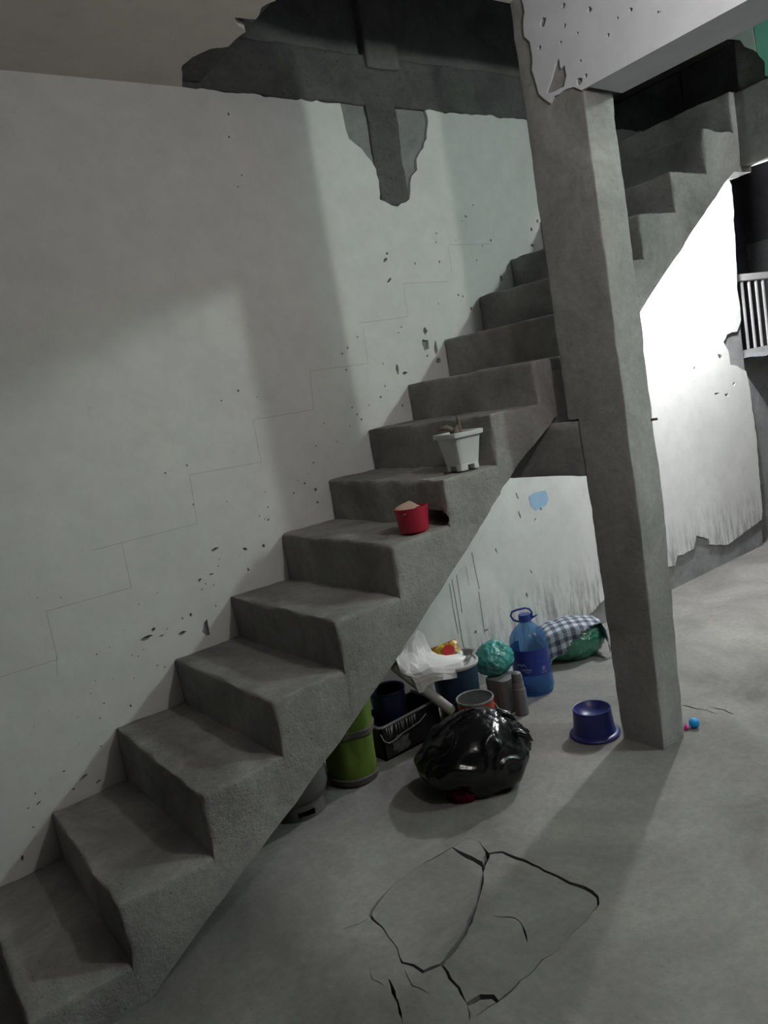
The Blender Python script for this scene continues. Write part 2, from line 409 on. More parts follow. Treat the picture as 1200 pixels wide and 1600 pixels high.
sheet('plaster', outl, chips, 0.015, lambda a, b, d: (a, WY+d, b), M['white'], wall)
# exposed pillar inside the broken plaster
pl = zc2([(600, 330), (695, 330), (640, 590), (715, 590)])
x0 = (pl[0][0]+pl[2][0])/2; x1 = (pl[1][0]+pl[3][0])/2
from_bm('exposed_pillar', rough_block((x0, WY+0.003, pl[2][1]), (x1, WY+0.06, 2.86), 0.012, 0.025, 0.005, 2.0), M['rough'], wall)
# set-out pencil lines, grout drips and the blue patch on the plaster
def stroke(name, groups, width, mat):
    bm = bmesh.new()
    for pts in groups:
        q = [Vector((p.x, WY-0.0006, p.z)) for p in (at(u, v, 1, WY) for u, v in pts)]
        for a, b in zip(q, q[1:]):
            d = (b-a).normalized(); nn = Vector((-d.z, 0, d.x))*width/2
            bm.faces.new([bm.verts.new(p) for p in (a-nn, b-nn, b+nn, a+nn)])
    return from_bm(name, bm, mat, wall, False)
stroke('pencil_line', [[(0, 1058), (90, 1030), (72, 955), (205, 918), (190, 848), (308, 818), (296, 742), (408, 722), (395, 656), (490, 640), (484, 580), (573, 568)],
                       [(560, 505), (637, 495), (630, 443), (700, 440)], [(575, 570), (567, 510)], [(700, 383), (770, 381)], [(706, 425), (700, 385)], [(145, 860), (190, 848)], [(90, 1055), (88, 1025)]], 0.0019, M['pencil'])
for k, g in enumerate(([(702, 912), (708, 950), (716, 990)], [(706, 905), (714, 950), (722, 1000), (725, 1012)], [(713, 898), (718, 930), (722, 958)], [(737, 863), (743, 893), (749, 920)], [(728, 885), (733, 915)], [(748, 925), (753, 960), (757, 990)])):
    stroke('grout_drip', [g], 0.004 if k != 4 else 0.0025, M['drip'])
sheet('paint_patch', jag([wp(*q) for q in ((826, 776), (834, 770), (853, 766), (857, 780), (853, 790), (836, 797), (829, 790))], .02, .003, 4, True), [], 0.0012,
      lambda a, b, d: (a, WY-0.001+d, b), M['bluepaint'], wall)

# concrete ring beam and the dark upper storey seen through the stairwell
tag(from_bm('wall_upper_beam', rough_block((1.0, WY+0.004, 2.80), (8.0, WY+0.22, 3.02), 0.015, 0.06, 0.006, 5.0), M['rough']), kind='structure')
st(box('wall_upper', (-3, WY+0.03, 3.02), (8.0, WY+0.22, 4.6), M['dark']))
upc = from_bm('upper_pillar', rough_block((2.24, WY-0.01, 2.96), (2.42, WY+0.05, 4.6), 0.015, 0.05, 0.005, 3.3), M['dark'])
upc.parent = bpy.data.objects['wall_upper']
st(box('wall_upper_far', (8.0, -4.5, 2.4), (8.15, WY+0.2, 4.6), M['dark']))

# ceiling of the near room with the broken edge of the stairwell opening
def cp(u, v): p = at(u, v, 2, 2.80); return (p.x, p.y)
ce = [(1.325, WY)]+[cp(*q) for q in ((284, 120), (286, 102), (300, 90), (328, 77), (357, 73), (366, 63), (384, 50), (372, 40), (366, 28), (388, 30), (398, 30), (408, 12), (430, 2))]+[(1.40, 0.0), (1.42, -0.085), (2.22, -0.085), (2.22, -4.5), (-3, -4.5), (-3, WY)]
ce2 = jag(ce[:16], 0.02, 0.006, 6.0)+ce[16:]
ceil = st(sheet('ceiling', ce2, [], 0.02, lambda a, b, d: (a, b, 2.80+d), M['ceil']))
from_bm('slab', box_bm((-3, -4.5, 2.822), (1.40, WY, 2.97)), M['rough'], ceil, False)
from_bm('slab', box_bm((1.40, -4.5, 2.805), (2.22, -0.078, 2.97)), M['rough'], ceil, False)
# ceiling of the far room
ceil2 = st(box('ceiling_far', (2.40, -4.5, 3.0), (8.0, -0.03, 3.12), M['white_beam']))

# walls behind the camera and at the sides
st(box('wall_back', (-3.15, -4.5, 0), (-3.0, WY+0.2, 2.8), M['rough']))
st(box('wall_right', (-3.0, -4.65, 0), (8.0, -4.5, 3.1), M['rough']))
st(box('wall_far', (8.0, -4.5, 0), (8.15, 2.2, 2.4), M['cement']))

# ------------------------------------------------------------------ column, beams
colm = tag(empty('concrete_column', (2.29, -0.24, 0)), 'tall rough grey concrete column standing in front of the staircase', 'column')
def under(o, parent): o.parent = parent; o.matrix_parent_inverse = Matrix.Translation(-Vector(parent.location)) if parent.rotation_euler.z == 0 else parent.matrix_world.inverted(); return o
def foot_taper(p):
    t = max(0.0, 1-p.z/0.9)
    return Vector((p.x-0.02*t if p.x > 2.3 else p.x, p.y+0.022*t if p.y < -0.24 else p.y, p.z))
under(from_bm('shaft', rough_block((2.22, -0.348, 0.0), (2.378, -0.135, 2.95), 0.008, 0.035, 0.003, 1.0, 'x-x+y-y+', foot_taper, lambda p: 0.02 if p.y > -0.2 and p.z > 1.3 else 1.0), M['column'], None, True, 50), colm)
under(from_bm('side_casting', rough_block((2.2205, -0.140, 1.30), (2.3775, -0.083, 2.95), 0.008, 0.03, 0.003, 1.0, 'x-x+y+z-', None, lambda p: 1.0 if p.y > -0.115 else 0.02), M['column'], None, True, 50), colm)
under(from_bm('gap_block', rough_block((2.262, -0.10, 1.21), (2.372, 0.06, 1.50), 0.008, 0.03, 0.004, 1.0, 'x-x+z-z+'), M['column']), colm)  # added block, set back so it reads as the dark gap beside the stair
p = at(1003, 657, 0, 2.375)
under(from_bm('steel_stub', tube_bm([(2.36, -0.340, p.z), (2.376, -0.352, p.z), (2.388, -0.358, p.z-0.001)], 0.005, 8), M['rust']), colm)
beam = tag(empty('concrete_beam', (2.31, -2.3, 2.41)), 'white plastered ceiling beam resting on the concrete column', 'beam')
under(from_bm('core', rough_block((2.222, -4.5, 2.412), (2.40, -0.345, 3.0), 0.012, 0.06, 0.003, 4.0, 'x-x+z-'), M['cement']), beam)
def bpx(u, v): p = at(u, v, 0, 2.212); return (p.y, p.z)
be = [bpx(*q) for q in ((816, 0), (819, 19), (818, 43), (819, 57), (829, 65), (830, 87), (834, 119), (836, 132), (842, 146), (850, 155), (859, 160), (865, 150), (880, 142), (897, 135))]
be = [(be[0][0], 2.96)]+be+[(-0.345, 2.399), (-4.5, 2.399), (-4.5, 2.96)]
be2 = jag(be[:16], 0.02, 0.005, 9.0)+be[16:]
cement_hole = jag([bpx(*q) for q in ((853, 146), (861, 124), (868, 98), (874, 90), (876, 108), (883, 101), (885, 118), (881, 134), (868, 143))], .015, .004, 2.0, True)
bchips = []
for u, v, r in ((882, 40, 3), (921, 15, 4), (876, 66, 2.4), (881, 72, 2.6), (907, 95, 2.2), (902, 52, 2), (843, 74, 3), (848, 35, 6), (893, 52, 2), (985, 15, 3), (990, 14, 2.5), (965, 28, 2), (960, 22, 2), (1028, 19, 2), (950, 55, 2.4), (880, 8, 4), (905, 127, 5), (912, 122, 4), (915, 118, 3)):
    c = bpx(u, v); k = r/FPX*3.0
    bchips.append([(c[0]+k*(.7+.6*random.random())*math.cos(i*.9), c[1]+k*(.6+.6*random.random())*math.sin(i*.9)) for i in range(7)])
def bclash(cs):
    out = []
    for c in cs:
        if not all(inside(q, be2) and not inside(q, cement_hole) for q in c): continue
        m = Vector(c[0])
        if any((Vector(d[0])-m).length < .03 for d in out): continue
        out.append(c)
    return out
under(sheet('plaster', be2, [cement_hole]+bclash(bchips), 0.010, lambda a, b, d: (2.212+d, a, b), M['white_beam']), beam)
under(sheet('underside_plaster', [(2.214, -0.37), (2.214, -4.5), (2.415, -4.5), (2.415, -0.36)], [], 0.012, lambda a, b, d: (a, b, 2.40+d), M['white_beam']), beam)
tag(from_bm('cross_beam', rough_block((2.225, -0.14, 1.078), (2.40, WY, 1.292), 0.008, 0.035, 0.003, 7.0, 'x-y-z-'), M['column']), 'short grey concrete beam under the stairs, tying the column to the wall', 'beam')

# ------------------------------------------------------------------ staircase
XO = [-.002, .265, .547, .819, 1.089, 1.3585, 1.6255, 1.893, 2.1625, 2.43, 2.69, 2.957, 3.238, 3.539, 3.81]
XI = [.0, .268, .541, .810, 1.089, 1.363, 1.637, 1.894, 2.162, 2.428, 2.70, 2.968, 3.238, 3.54, 3.81]
ZO = [.126, .301, .490, .672, .840, 1.02, 1.19, 1.378, 1.546, 1.72, 1.905, 2.097, 2.28, 2.48, 2.67]
ZI = [.115, .29, .494, .667, .835, 1.028, 1.20, 1.38, 1.548, 1.734, 1.92, 2.09, 2.28, 2.48, 2.67]
SOF = [(-1, -.1), (.28, 0), (.5, .138), (.8, .318), (1.23, .593), (1.65, .902), (1.84, 1.046), (2.04, 1.19), (2.24, 1.30), (2.50, 1.455), (2.83, 1.646), (3.16, 1.876), (3.53, 2.13), (3.77, 2.29), (9, 2.29)]
def soffit(x):
    for (a, za), (b, zb) in zip(SOF, SOF[1:]):
        if x <= b: return max(0.0, za+(zb-za)*(x-a)/(b-a))
stair = tag(empty('staircase', (1.9, 0.4, 0)), 'bare grey cast concrete staircase rising along the white wall', 'staircase')
SW = WY-0.004
hole_c, hole_r = (0.066, 1.045), (0.060, 0.030)
for k in range(15):
    last = k == 14
    x2o, x2i = (3.94, 3.94) if last else (XO[k+1], XI[k+1])
    zs = (ZO[k-1]+ZI[k-1])/2 if k else 0.0
    zt = (ZO[k]+ZI[k])/2
    LEN = 0.27 if not last else 0.13
    def mapf(p, k=k, x2o=x2o, x2i=x2i, zs=zs, zt=zt, LEN=LEN):
        ty = p.y/SW; a = XO[k]+(XI[k]-XO[k])*ty; b = x2o+(x2i-x2o)*ty
        x = a+(b-a)*p.x/LEN
        ze = max(zs, soffit(x)+0.02) if k else 0.0
        if p.z >= zs: z = ze+(p.z-zs)/(zt-zs)*((ZO[k]+(ZI[k]-ZO[k])*ty)-ze)
        else:
            t = (p.z-(zs-0.3))/0.3; z = soffit(x)*(1-t)+ze*t
        if k == 6 and p.x < 0.05:                # hollow broken into the foot of this riser
            e = ((p.y-hole_c[0])/hole_r[0])**2+((z-hole_c[1])/hole_r[1])**2
            if e < 1: x += 0.20*min(1, (1-e)*4)*(1-p.x/0.05)
        if k >= 7 and k <= 9 and p.z < zs-0.2:   # broken lower lip near the column
            z += 0.02*abs(noise.noise(Vector((x*17, p.y*9, 1.7))))
        return Vector((x, p.y, z))
    rm = lambda p, zs=zs: min(1.0, max(0.02, (p.z-zs)/0.02))
    if k == 0: lo_z = 0.0; 
    bm = rough_block((0, 0, zs-0.3 if k else 0.0), (LEN, SW, zt), 0.018, 0.012 if k == 6 else 0.03, 0.0045, 10.0, 'x-y-z+', mapf, rm)
    under(from_bm('step', bm, M['stair'], None, True, 55), stair)
under(box('landing', (3.935, 0.0, 2.52), (4.76, SW, 2.668), M['stair']), stair)

# landing edge beam and wall stub of the upper storey
lb = tag(empty('landing_beam', (3.95, -1.5, 2.31)), 'grey concrete edge beam beside the top of the stairs', 'beam')
under(from_bm('core', rough_block((3.85, -4.5, 2.315), (3.94, 0.0, 2.66), 0.012, 0.05, 0.004, 3.0, 'x-z-z+'), M['stair']), lb)
wu = tag(empty('wall_landing', (3.95, -1.5, 2.66)), kind='structure')
under(from_bm('stub', rough_block((3.86, -4.5, 2.655), (4.05, -0.02, 3.0), 0.012, 0.05, 0.005, 6.0, 'x-y+'), M['rough']), wu)
def gp(u, v): p = at(u, v, 0, 3.85); return (p.y, p.z)
gpoly = jag([(-0.13, 2.998)]+[gp(*q) for q in ((1180, 62), (1183, 82), (1188, 90), (1195, 97), (1196, 118))]+[(-0.19, 2.655), (-0.30, 2.66)], .015, .004, 3.0)+[(-4.5, 2.66), (-4.5, 2.998)]
ppoly = jag([(0.45, 2.998)]+[gp(*q) for q in ((1060, 66), (1122, 60), (1157, 62), (1164, 72), (1172, 76), (1182, 81), (1179, 62))]+[(-0.128, 2.998)], .015, .003, 5.0)
under(sheet('pale_plaster', ppoly, [], 0.012, lambda a, b, d: (3.847+d, a, b), M['pale_wall']), wu)
under(sheet('green_plaster', gpoly, [], 0.012, lambda a, b, d: (3.848+d, a, b), M['green_wall']), wu)
under(from_bm('lintel', rough_block((3.86, -0.02, 2.94), (4.05, WY, 3.10), 0.01, 0.05, 0.004, 6.0, 'x-z-'), M['rough']), wu)
st(box('wall_landing_back', (4.76, -0.03, 2.52), (4.9, WY+0.01, 4.6), M['dark']))

# low wall, window grille and the dark yard beyond the end of the white wall
st(box('wall_recess', (5.15, WY+0.09, 0), (8.0, WY+0.24, 1.33), M['cement']))
st(box('wall_yard', (4.6, 2.2, 0), (8.0, 2.3, 5.0), M['night']))
st(box('wall_yard_far', (8.0, WY+0.2, 2.4), (8.15, 2.3, 5.0), M['night']))
win = tag(empty('window_1', (5.7, WY+0.12, 1.35)), kind='structure')
for z0_, z1_ in ((1.345, 1.392), (1.875, 1.925)):
    under(box('rail', (5.152, WY+0.10, z0_), (7.2, WY+0.135, z1_), M['paintwhite'], None, 0.004), win)
x = 5.225
first = None
while x < 7.1:
    if first is None:
        first = under(box('bar', (x-0.011, WY+0.112, 1.392), (x+0.011, WY+0.124, 1.875), M['paintwhite'], None, 0.002), win)
    else:
        c = first.copy(); COL.objects.link(c); c.location.x += x-5.225
    x += 0.098

# ------------------------------------------------------------------ lamps
def emissive(name, col, strength):
    m = bpy.data.materials.new(name); m.use_nodes = True; b = m.node_tree.nodes['Principled BSDF']
    b.inputs['Base Color'].default_value = (0.8, 0.8, 0.8, 1)
    b.inputs['Emission Color'].default_value = (*col, 1); b.inputs['Emission Strength'].default_value = strength
    return m
M['bulb'] = emissive('bulb_glass', (1, 1, 0.97), 6.0)
M['socket'] = plain('white_socket', (0.7, 0.7, 0.68), 0.5)
LLAB = {'room': 'bare bulb hanging from the ceiling of the near room', 'stair': 'bare bulb under the stair landing beside the white wall', 'far': 'bare bulb on the ceiling beyond the white beam'}
LTOP = {'room': 2.80, 'stair': 2.52, 'far': 3.0}
for key, pos, watts, colr, rad in LAMPS:
    top = LTOP[key]; r_ = empty('ceiling_bulb', (pos[0], pos[1], top)); tag(r_, LLAB[key], 'lamp')
    zb = pos[2]+rad+0.012-top      # foot of the bulb sits just above the light
    lathe('bulb', [(0, zb), (0.02, zb+0.004), (0.03, zb+0.018), (0.026, zb+0.035), (0.014, zb+0.055), (0.013, zb+0.062)], M['bulb'], r_, 20)
    lathe('socket', [(0.0, zb+0.06), (0.018, zb+0.06), (0.02, zb+0.075), (0.016, zb+0.095)]+([(0.004, zb+0.10), (0.004, -0.012)] if zb+0.12 < 0 else [])+[(0.035, -0.010), (0.035, 0.0), (0, 0)], M['socket'], r_, 20)
    ld = bpy.data.lights.new('bulb_light', 'POINT'); ld.energy = watts; ld.color = colr; ld.shadow_soft_size = rad
    lo_ = bpy.data.objects.new('bulb_light', ld); COL.objects.link(lo_); lo_.parent = r_; lo_.location = (0, 0, pos[2]-top)

# ------------------------------------------------------------------ things on the steps
M['potwhite'] = plain('white_pot_plastic', (0.62, 0.64, 0.62), 0.45, 0.5, 0.06)
M['earth'] = plain('dry_soil', (0.06, 0.048, 0.038), 1, 0.1, 0.3, 1.0, 60)
M['twig'] = plain('dead_stem', (0.24, 0.20, 0.16), 0.9, 0.2, 0.25, 0.4, 60)
M['red'] = plain('red_plastic', (0.50, 0.018, 0.045), 0.4, 0.5, 0.06)
M['card'] = plain('brown_paper', (0.52, 0.36, 0.30), 0.85, 0.2, 0.08)

pc = empty('plant_pot', (1.80, 0.082, 1.196), math.radians(-4))
tag(pc, 'small square white plastic flower pot with dead stems on a step', 'flower pot')
def pot_bm():
    bm = bmesh.new(); n = 48; P = 7.0
    prof = [(0.046, 0.026), (0.0475, 0.027), (0.062, 0.122), (0.0625, 0.123), (0.072, 0.124), (0.0735, 0.130), (0.0735, 0.140), (0.069, 0.1415), (0.064, 0.139), (0.058, 0.10), (0, 0.10)]
    lathe_bm(prof, n, None, bm, 0, 0, P)
    def q(r, a, z):
        c, s = math.cos(a), math.sin(a); k = (abs(c)**P+abs(s)**P)**(-1/P); return (r*c*k, r*s*k, z)
    ring = {}
    def g(r, i, z):
        i %= n; key = (r, i, z)
        if key not in ring: ring[key] = bm.verts.new(q(r, 2*math.pi*i/n, z))
        return ring[key]
    for i in range(n):                      # skirt with an arched notch in every side: four corner feet
        notch = min(i % 12, 12-(i % 12)) < 3 and min((i+1) % 12, 12-((i+1) % 12)) <= 3
        z0 = 0.018 if notch else 0.0
        for r in (0.0465, 0.0415):
            bm.faces.new((g(r, i, z0), g(r, i+1, z0), g(r, i+1, 0.027), g(r, i, 0.027)))
        bm.faces.new((g(0.0465, i, z0), g(0.0465, i+1, z0), g(0.0415, i+1, z0), g(0.0415, i, z0)))
    return bm
from_bm('pot', pot_bm(), M['potwhite'], pc, True, 30)
from_bm('soil', lathe_bm([(0.0595, 0.112), (0.03, 0.118), (0, 0.119)], 24, lambda p, a: p+Vector((0, 0, 0.006*n1(p, 60))), None, 0, 0, 7.0), M['earth'], pc)
from_bm('stem', tube_bm([(0.016, 0.0, 0.105), (0.013, 0.002, 0.145), (0.012, 0.0, 0.185), (0.011, 0.001, 0.200)], [0.008, 0.0075, 0.007, 0.004], 8), M['twig'], pc)
from_bm('stem', tube_bm([(-0.005, 0.02, 0.112), (-0.012, 0.014, 0.150), (-0.032, 0.02, 0.164), (-0.060, 0.036, 0.160)], [0.011, 0.012, 0.010, 0.005], 8), M['twig'], pc)
from_bm('dry_leaf', tube_bm([(0.0, 0.005, 0.112), (-0.008, 0.0, 0.145), (0.002, -0.002, 0.168)], [0.014, 0.014, 0.003], 8), M['twig'], pc)
pb = from_bm('pebble', lathe_bm([(0, 0), (0.009, 0.002), (0.010, 0.006), (0.005, 0.010), (0, 0.011)], 9, lambda p, a: p*1.0+n3(p, 90)*0.002), M['rust'])
q_ = at(697, 739, 2, 1.195); pb.location = (q_.x, q_.y, 1.191); tag(pb, 'tiny dark pebble on the step beside the white pot', 'pebble')

cu = empty('red_cup', (1.523, 0.078, 1.028)); tag(cu, 'short red plastic tub on the step, holding brown paper', 'tub')
lathe('tub', [(0, 0.003), (0.046, 0.003), (0.049, 0.0), (0.052, 0.004), (0.061, 0.084), (0.0625, 0.087), (0.060, 0.088), (0.0585, 0.084), (0.050, 0.010), (0, 0.010)], M['red'], cu, 40)
g_ = []
for i in range(9):
    row = []
    for j in range(9):
        s, t = i/8-.5, j/8-.5
        p = Vector((-0.010+s*0.075+t*0.02, 0.01+t*0.085, 0.088+0.016*s+0.012*t))
        p.z += 0.005*n1(p, 25, 2.0)-0.02*max(0, abs(s)-.35); row.append(p)
    g_.append(row)
sheet_xy('crumpled_paper', g_, M['card'], cu, 0.0015)

# ------------------------------------------------------------------ things under the stairs
def plastic_film(name, col, rough=0.22, trans=0.0, wr=0.6, scale=14, coat=0.3):
    m, nt, b, co = base(name, rough, 0.6)
    c = ramp(nt, nz(nt, co, 7, 5), [(0.3, tuple(v*0.7 for v in col)), (0.7, col)])
    nt.links.new(c, b.inputs['Base Color']); b.inputs['Coat Weight'].default_value = coat; b.inputs['Coat Roughness'].default_value = 0.12
    n_1 = add_bump(nt, b, nz(nt, co, scale, 3, 0.5, 1.5), wr, 0.03)
    add_bump(nt, b, nz(nt, co, scale*3.2, 3, 0.55, 1.0), wr*0.6, 0.01, n_1)
    if trans:
        tr = nt.nodes.new('ShaderNodeBsdfTransparent'); tr.inputs[0].default_value = (*[min(1, v*1.6+.1) for v in col], 1)
        ms = nt.nodes.new('ShaderNodeMixShader'); ms.inputs[0].default_value = trans
        out = nt.nodes['Material Output']; nt.links.new(b.outputs[0], ms.inputs[1]); nt.links.new(tr.outputs[0], ms.inputs[2]); nt.links.new(ms.outputs[0], out.inputs[0])
    return m
M['black_film'] = plastic_film('black_bin_liner', (0.004, 0.004, 0.005), 0.24, 0, 0.22, 6, 0.0)
M['teal_film'] = plastic_film('teal_carrier_film', (0.08, 0.42, 0.38), 0.28, 0.18, 0.6, 12)
M['green_film'] = plastic_film('green_carrier_film', (0.04, 0.20, 0.13), 0.3, 0.0, 0.5, 12)
M['pinkcloth'] = plain('crimson_cloth', (0.10, 0.008, 0.025), 0.9, 0.1, 0.2, 0.5, 50)

def lump(name, r, mat, parent=None, seed=0.0, amp=0.12, ridge=0.05, flat=0.75, sub=5, scale=3.0, loc=None, knot=None, rscale=5.0):
    bm = bmesh.new(); bmesh.ops.create_icosphere(bm, subdivisions=sub, radius=1.0)
    for v in bm.verts:
        p = v.co.copy(); k = 1+amp*fr(p, scale*0.5, seed, 3)
        rd = 1-abs(noise.noise(Vector((p.x*rscale+seed, p.y*rscale*1.3, p.z*rscale*0.6+seed))))*2
        k += ridge*rd**3 if rd > 0 else 0
        rd2 = 1-abs(noise.noise(Vector((p.x*rscale*2.1-seed, p.y*rscale*1.7+seed, p.z*rscale*1.3))))*2
        k += ridge*0.5*rd2**3 if rd2 > 0 else 0
        if knot:
            dd = (p-Vector(knot[0]).normalized()).length
            k += knot[1]*math.exp(-(dd/knot[2])**2)
        p = p*k
        if p.z < -flat: p.z = -flat-(p.z+flat)*0.02
        p.z += flat
        v.co = Vector((p.x*r[0], p.y*r[1], p.z*r[2]))
    o = from_bm(name, bm, mat, parent)
    if loc: o.location = loc
    return o
bag = empty('bin_bag', (1.640, 0.120, 0.0), math.radians(-38)); tag(bag, 'bulging shiny black bin bag lying on the floor before the clutter', 'rubbish bag')
bm = bmesh.new(); bmesh.ops.create_icosphere(bm, subdivisions=6, radius=1.0)
kn = Vector((0.45, 0.10, 0.9)).normalized(); ka = kn.orthogonal().normalized(); kb = kn.cross(ka)
for v in bm.verts:
    p = v.co.copy(); th = math.acos(max(-1, min(1, p.dot(kn)))); ph = math.atan2(p.dot(kb), p.dot(ka))
    k = 1+0.16*noise.noise(p*1.1+Vector((4.2, 1, 3)))+0.07*noise.noise(p*2.6+Vector((1.2, 7, 3)))
    ph2 = ph+0.5*noise.noise(p*1.8)
    cr_ = noise.noise(Vector((math.cos(ph2)*2.6, math.sin(ph2)*2.6, th*0.55)))       # long creases running away from the gathered neck
    k += 0.075*(max(0, 1-abs(cr_)*4.0))**2*math.exp(-((th-0.9)/0.85)**2)
    cr2 = noise.noise(Vector((math.cos(ph)*6.5+9, math.sin(ph)*6.5, th*1.6)))
    k += 0.03*(max(0, 1-abs(cr2)*4.0))**2*math.exp(-(th/0.9)**2)
    k += 0.07*math.exp(-(th/0.28)**2)
    p = p*k
    if p.x < 0: p.z *= 1+0.30*p.x          # sags towards one end
    if p.z < -0.72: p.z = -0.72-(p.z+0.72)*0.02
    v.co = Vector((p.x*0.222, p.y*0.20, (p.z+0.72)*0.150))
from_bm('liner', bm, M['black_film'], bag)
from_bm('torn_flap', tube_bm([(0.150, -0.03, 0.18), (0.19, -0.04, 0.185), (0.222, -0.04, 0.165), (0.235, -0.045, 0.145)], [0.022, 0.018, 0.012, 0.004], 7), M['black_film'], bag)
from_bm('torn_flap', tube_bm([(0.09, 0.03, 0.235), (0.13, 0.02, 0.25), (0.165, 0.01, 0.24), (0.19, 0.0, 0.215)], [0.02, 0.018, 0.014, 0.004], 7), M['black_film'], bag)
ck = lump('cloth_bundle', (0.062, 0.045, 0.050), M['pinkcloth'], bag, 1.3, 0.2, 0.1, 0.5, 4, 3, (-0.055, -0.118, 0.0))

M['blue'] = plain('blue_bowl_plastic', (0.022, 0.030, 0.17), 0.38, 0.5, 0.10)
bo = empty('pet_bowl', (2.19, -0.022, 0.0)); tag(bo, 'round dark blue plastic pet bowl on the floor beside the column', 'bowl')
lathe('bowl', [(0, 0.012), (0.078, 0.006), (0.095, 0.002), (0.101, 0.002), (0.102, 0.009), (0.096, 0.015), (0.087, 0.017), (0.084, 0.022), (0.0775, 0.100), (0.078, 0.112), (0.0765, 0.116), (0.073, 0.115), (0.062, 0.098), (0.04, 0.082), (0.02, 0.077), (0, 0.076)], M['blue'], bo, 56, 40)

# big water bottle
def film(name, col, trans_col, fac, rough=0.2):
    m, nt, b, co = base(name, rough, 0.5); b.inputs['Base Color'].default_value = (*col, 1)
    add_bump(nt, b, nz(nt, co, 14, 3), 0.12, 0.01)
    tr = nt.nodes.new('ShaderNodeBsdfTransparent'); tr.inputs[0].default_value = (*trans_col, 1)
    ms = nt.nodes.new('ShaderNodeMixShader'); ms.inputs[0].default_value = fac
    out = nt.nodes['Material Output']; nt.links.new(b.outputs[0], ms.inputs[1]); nt.links.new(tr.outputs[0], ms.inputs[2]); nt.links.new(ms.outputs[0], out.inputs[0])
    return m
M['bottle'] = film('blue_bottle_plastic', (0.11, 0.24, 0.46), (0.50, 0.68, 0.90), 0.70)
M['label'] = plain('blue_label', (0.018, 0.035, 0.25), 0.35, 0.5, 0.06)
M['labelwhite'] = plain('white_label_print', (0.55, 0.6, 0.75), 0.5)
M['labelgrey'] = plain('grey_label_print', (0.16, 0.19, 0.36), 0.5)
M['cap'] = plain('blue_cap', (0.02, 0.05, 0.26), 0.35, 0.5, 0.05)
M['water'] = film('bottle_water', (0.02, 0.08, 0.2), (0.35, 0.6, 0.85), 0.6, 0.1)
JX, JY = 2.400, 0.498
jug = empty('water_bottle', (JX, JY, 0.0)); tag(jug, 'large clear blue plastic water bottle with a carrying handle', 'water bottle')
jp = [(0, 0.012), (0.05, 0.008), (0.074, 0.0), (0.086, 0.006), (0.0925, 0.03), (0.0925, 0.075), (0.0895, 0.088), (0.0895, 0.098), (0.0915, 0.105), (0.0915, 0.235), (0.0895, 0.245), (0.090, 0.255), (0.086, 0.275), (0.075, 0.298), (0.055, 0.322), (0.036, 0.338), (0.027, 0.346), (0.026, 0.360)]
lathe('body', jp, M['bottle'], jug, 48, 60)
lathe('water', [(0, 0.016), (0.07, 0.010), (0.085, 0.03), (0.085, 0.085), (0.082, 0.088), (0, 0.088)], M['water'], jug, 32)
cp_ = lathe('screw_cap', [(0.029, 0.352), (0.030, 0.356), (0.030, 0.382), (0.028, 0.386), (0, 0.386)], M['cap'], jug, 30)
hd = [(-0.03, 0, 0.352), (-0.055, -0.012, 0.368), (-0.066, -0.016, 0.392), (-0.058, -0.016, 0.410), (-0.035, -0.014, 0.416), (-0.012, -0.012, 0.417), (0.008, -0.010, 0.418), (0.026, -0.008, 0.410), (0.036, -0.006, 0.392), (0.034, -0.002, 0.372), (0.030, 0, 0.356)]
ang = math.radians(-38); rotv = lambda p: Vector((p[0]*math.cos(ang)-p[1]*math.sin(ang), p[0]*math.sin(ang)+p[1]*math.cos(ang), p[2]))
from_bm('handle', tube_bm([rotv(p) for p in hd], 0.0052, 8), M['cap'], jug)
from_bm('handle_tab', tube_bm([rotv(p) for p in ((0.028, 0, 0.362), (0.045, 0, 0.366), (0.062, 0, 0.374))], [0.006, 0.005, 0.003], 8), M['cap'], jug)
AC = math.atan2(CAM.y-JY, CAM.x-JX)          # bearing of the label's front
def wrap(a, z, r): return Vector((r*math.cos(a), r*math.sin(a), z))
def wrap_quad(name, a0, a1, z0, z1, r, mat, parent, n=24):
    bm = bmesh.new(); A = [[bm.verts.new(wrap(a0+(a1-a0)*i/n, z, rr)) for i in range(n+1)] for z, rr in ((z0, r), (z1, r), (z1, r-0.0012), (z0, r-0.0012))]
    for k in range(4):
        for i in range(n): bm.faces.new((A[k][i], A[k][i+1], A[(k+1) % 4][i+1], A[(k+1) % 4][i]))
    return from_bm(name, bm, mat, parent, True, 40)
lab = wrap_quad('label_sleeve', AC-2.6, AC+1.05, 0.108, 0.232, 0.0932, M['label'], jug, 60)
wrap_quad('label_fold', AC-1.5, AC+1.05, 0.172, 0.175, 0.0938, M['cap'], lab, 40)
def stroke_wrap(name, pts, w, mat, parent, r=0.0941, a0=0.0):
    bm = bmesh.new(); q = [(a0+x/0.0932, z) for x, z in pts]
    L, R = [], []
    for i, (a, z) in enumerate(q):
        p0, p1 = q[max(0, i-1)], q[min(len(q)-1, i+1)]; dx, dz = (p1[0]-p0[0])*0.0932, p1[1]-p0[1]; ln = math.hypot(dx, dz) or 1
        nx, nz_ = -dz/ln*w/2, dx/ln*w/2
        L.append(bm.verts.new(wrap(a+nx/0.0932, z+nz_, r))); R.append(bm.verts.new(wrap(a-nx/0.0932, z-nz_, r)))
    for i in range(len(q)-1): bm.faces.new((L[i], L[i+1], R[i+1], R[i]))
    return from_bm(name, bm, mat, parent, False)
def arc(cx, cz, rx, rz, a0, a1, n=10): return [(cx+rx*math.cos(a0+(a1-a0)*i/n), cz+rz*math.sin(a0+(a1-a0)*i/n)) for i in range(n+1)]
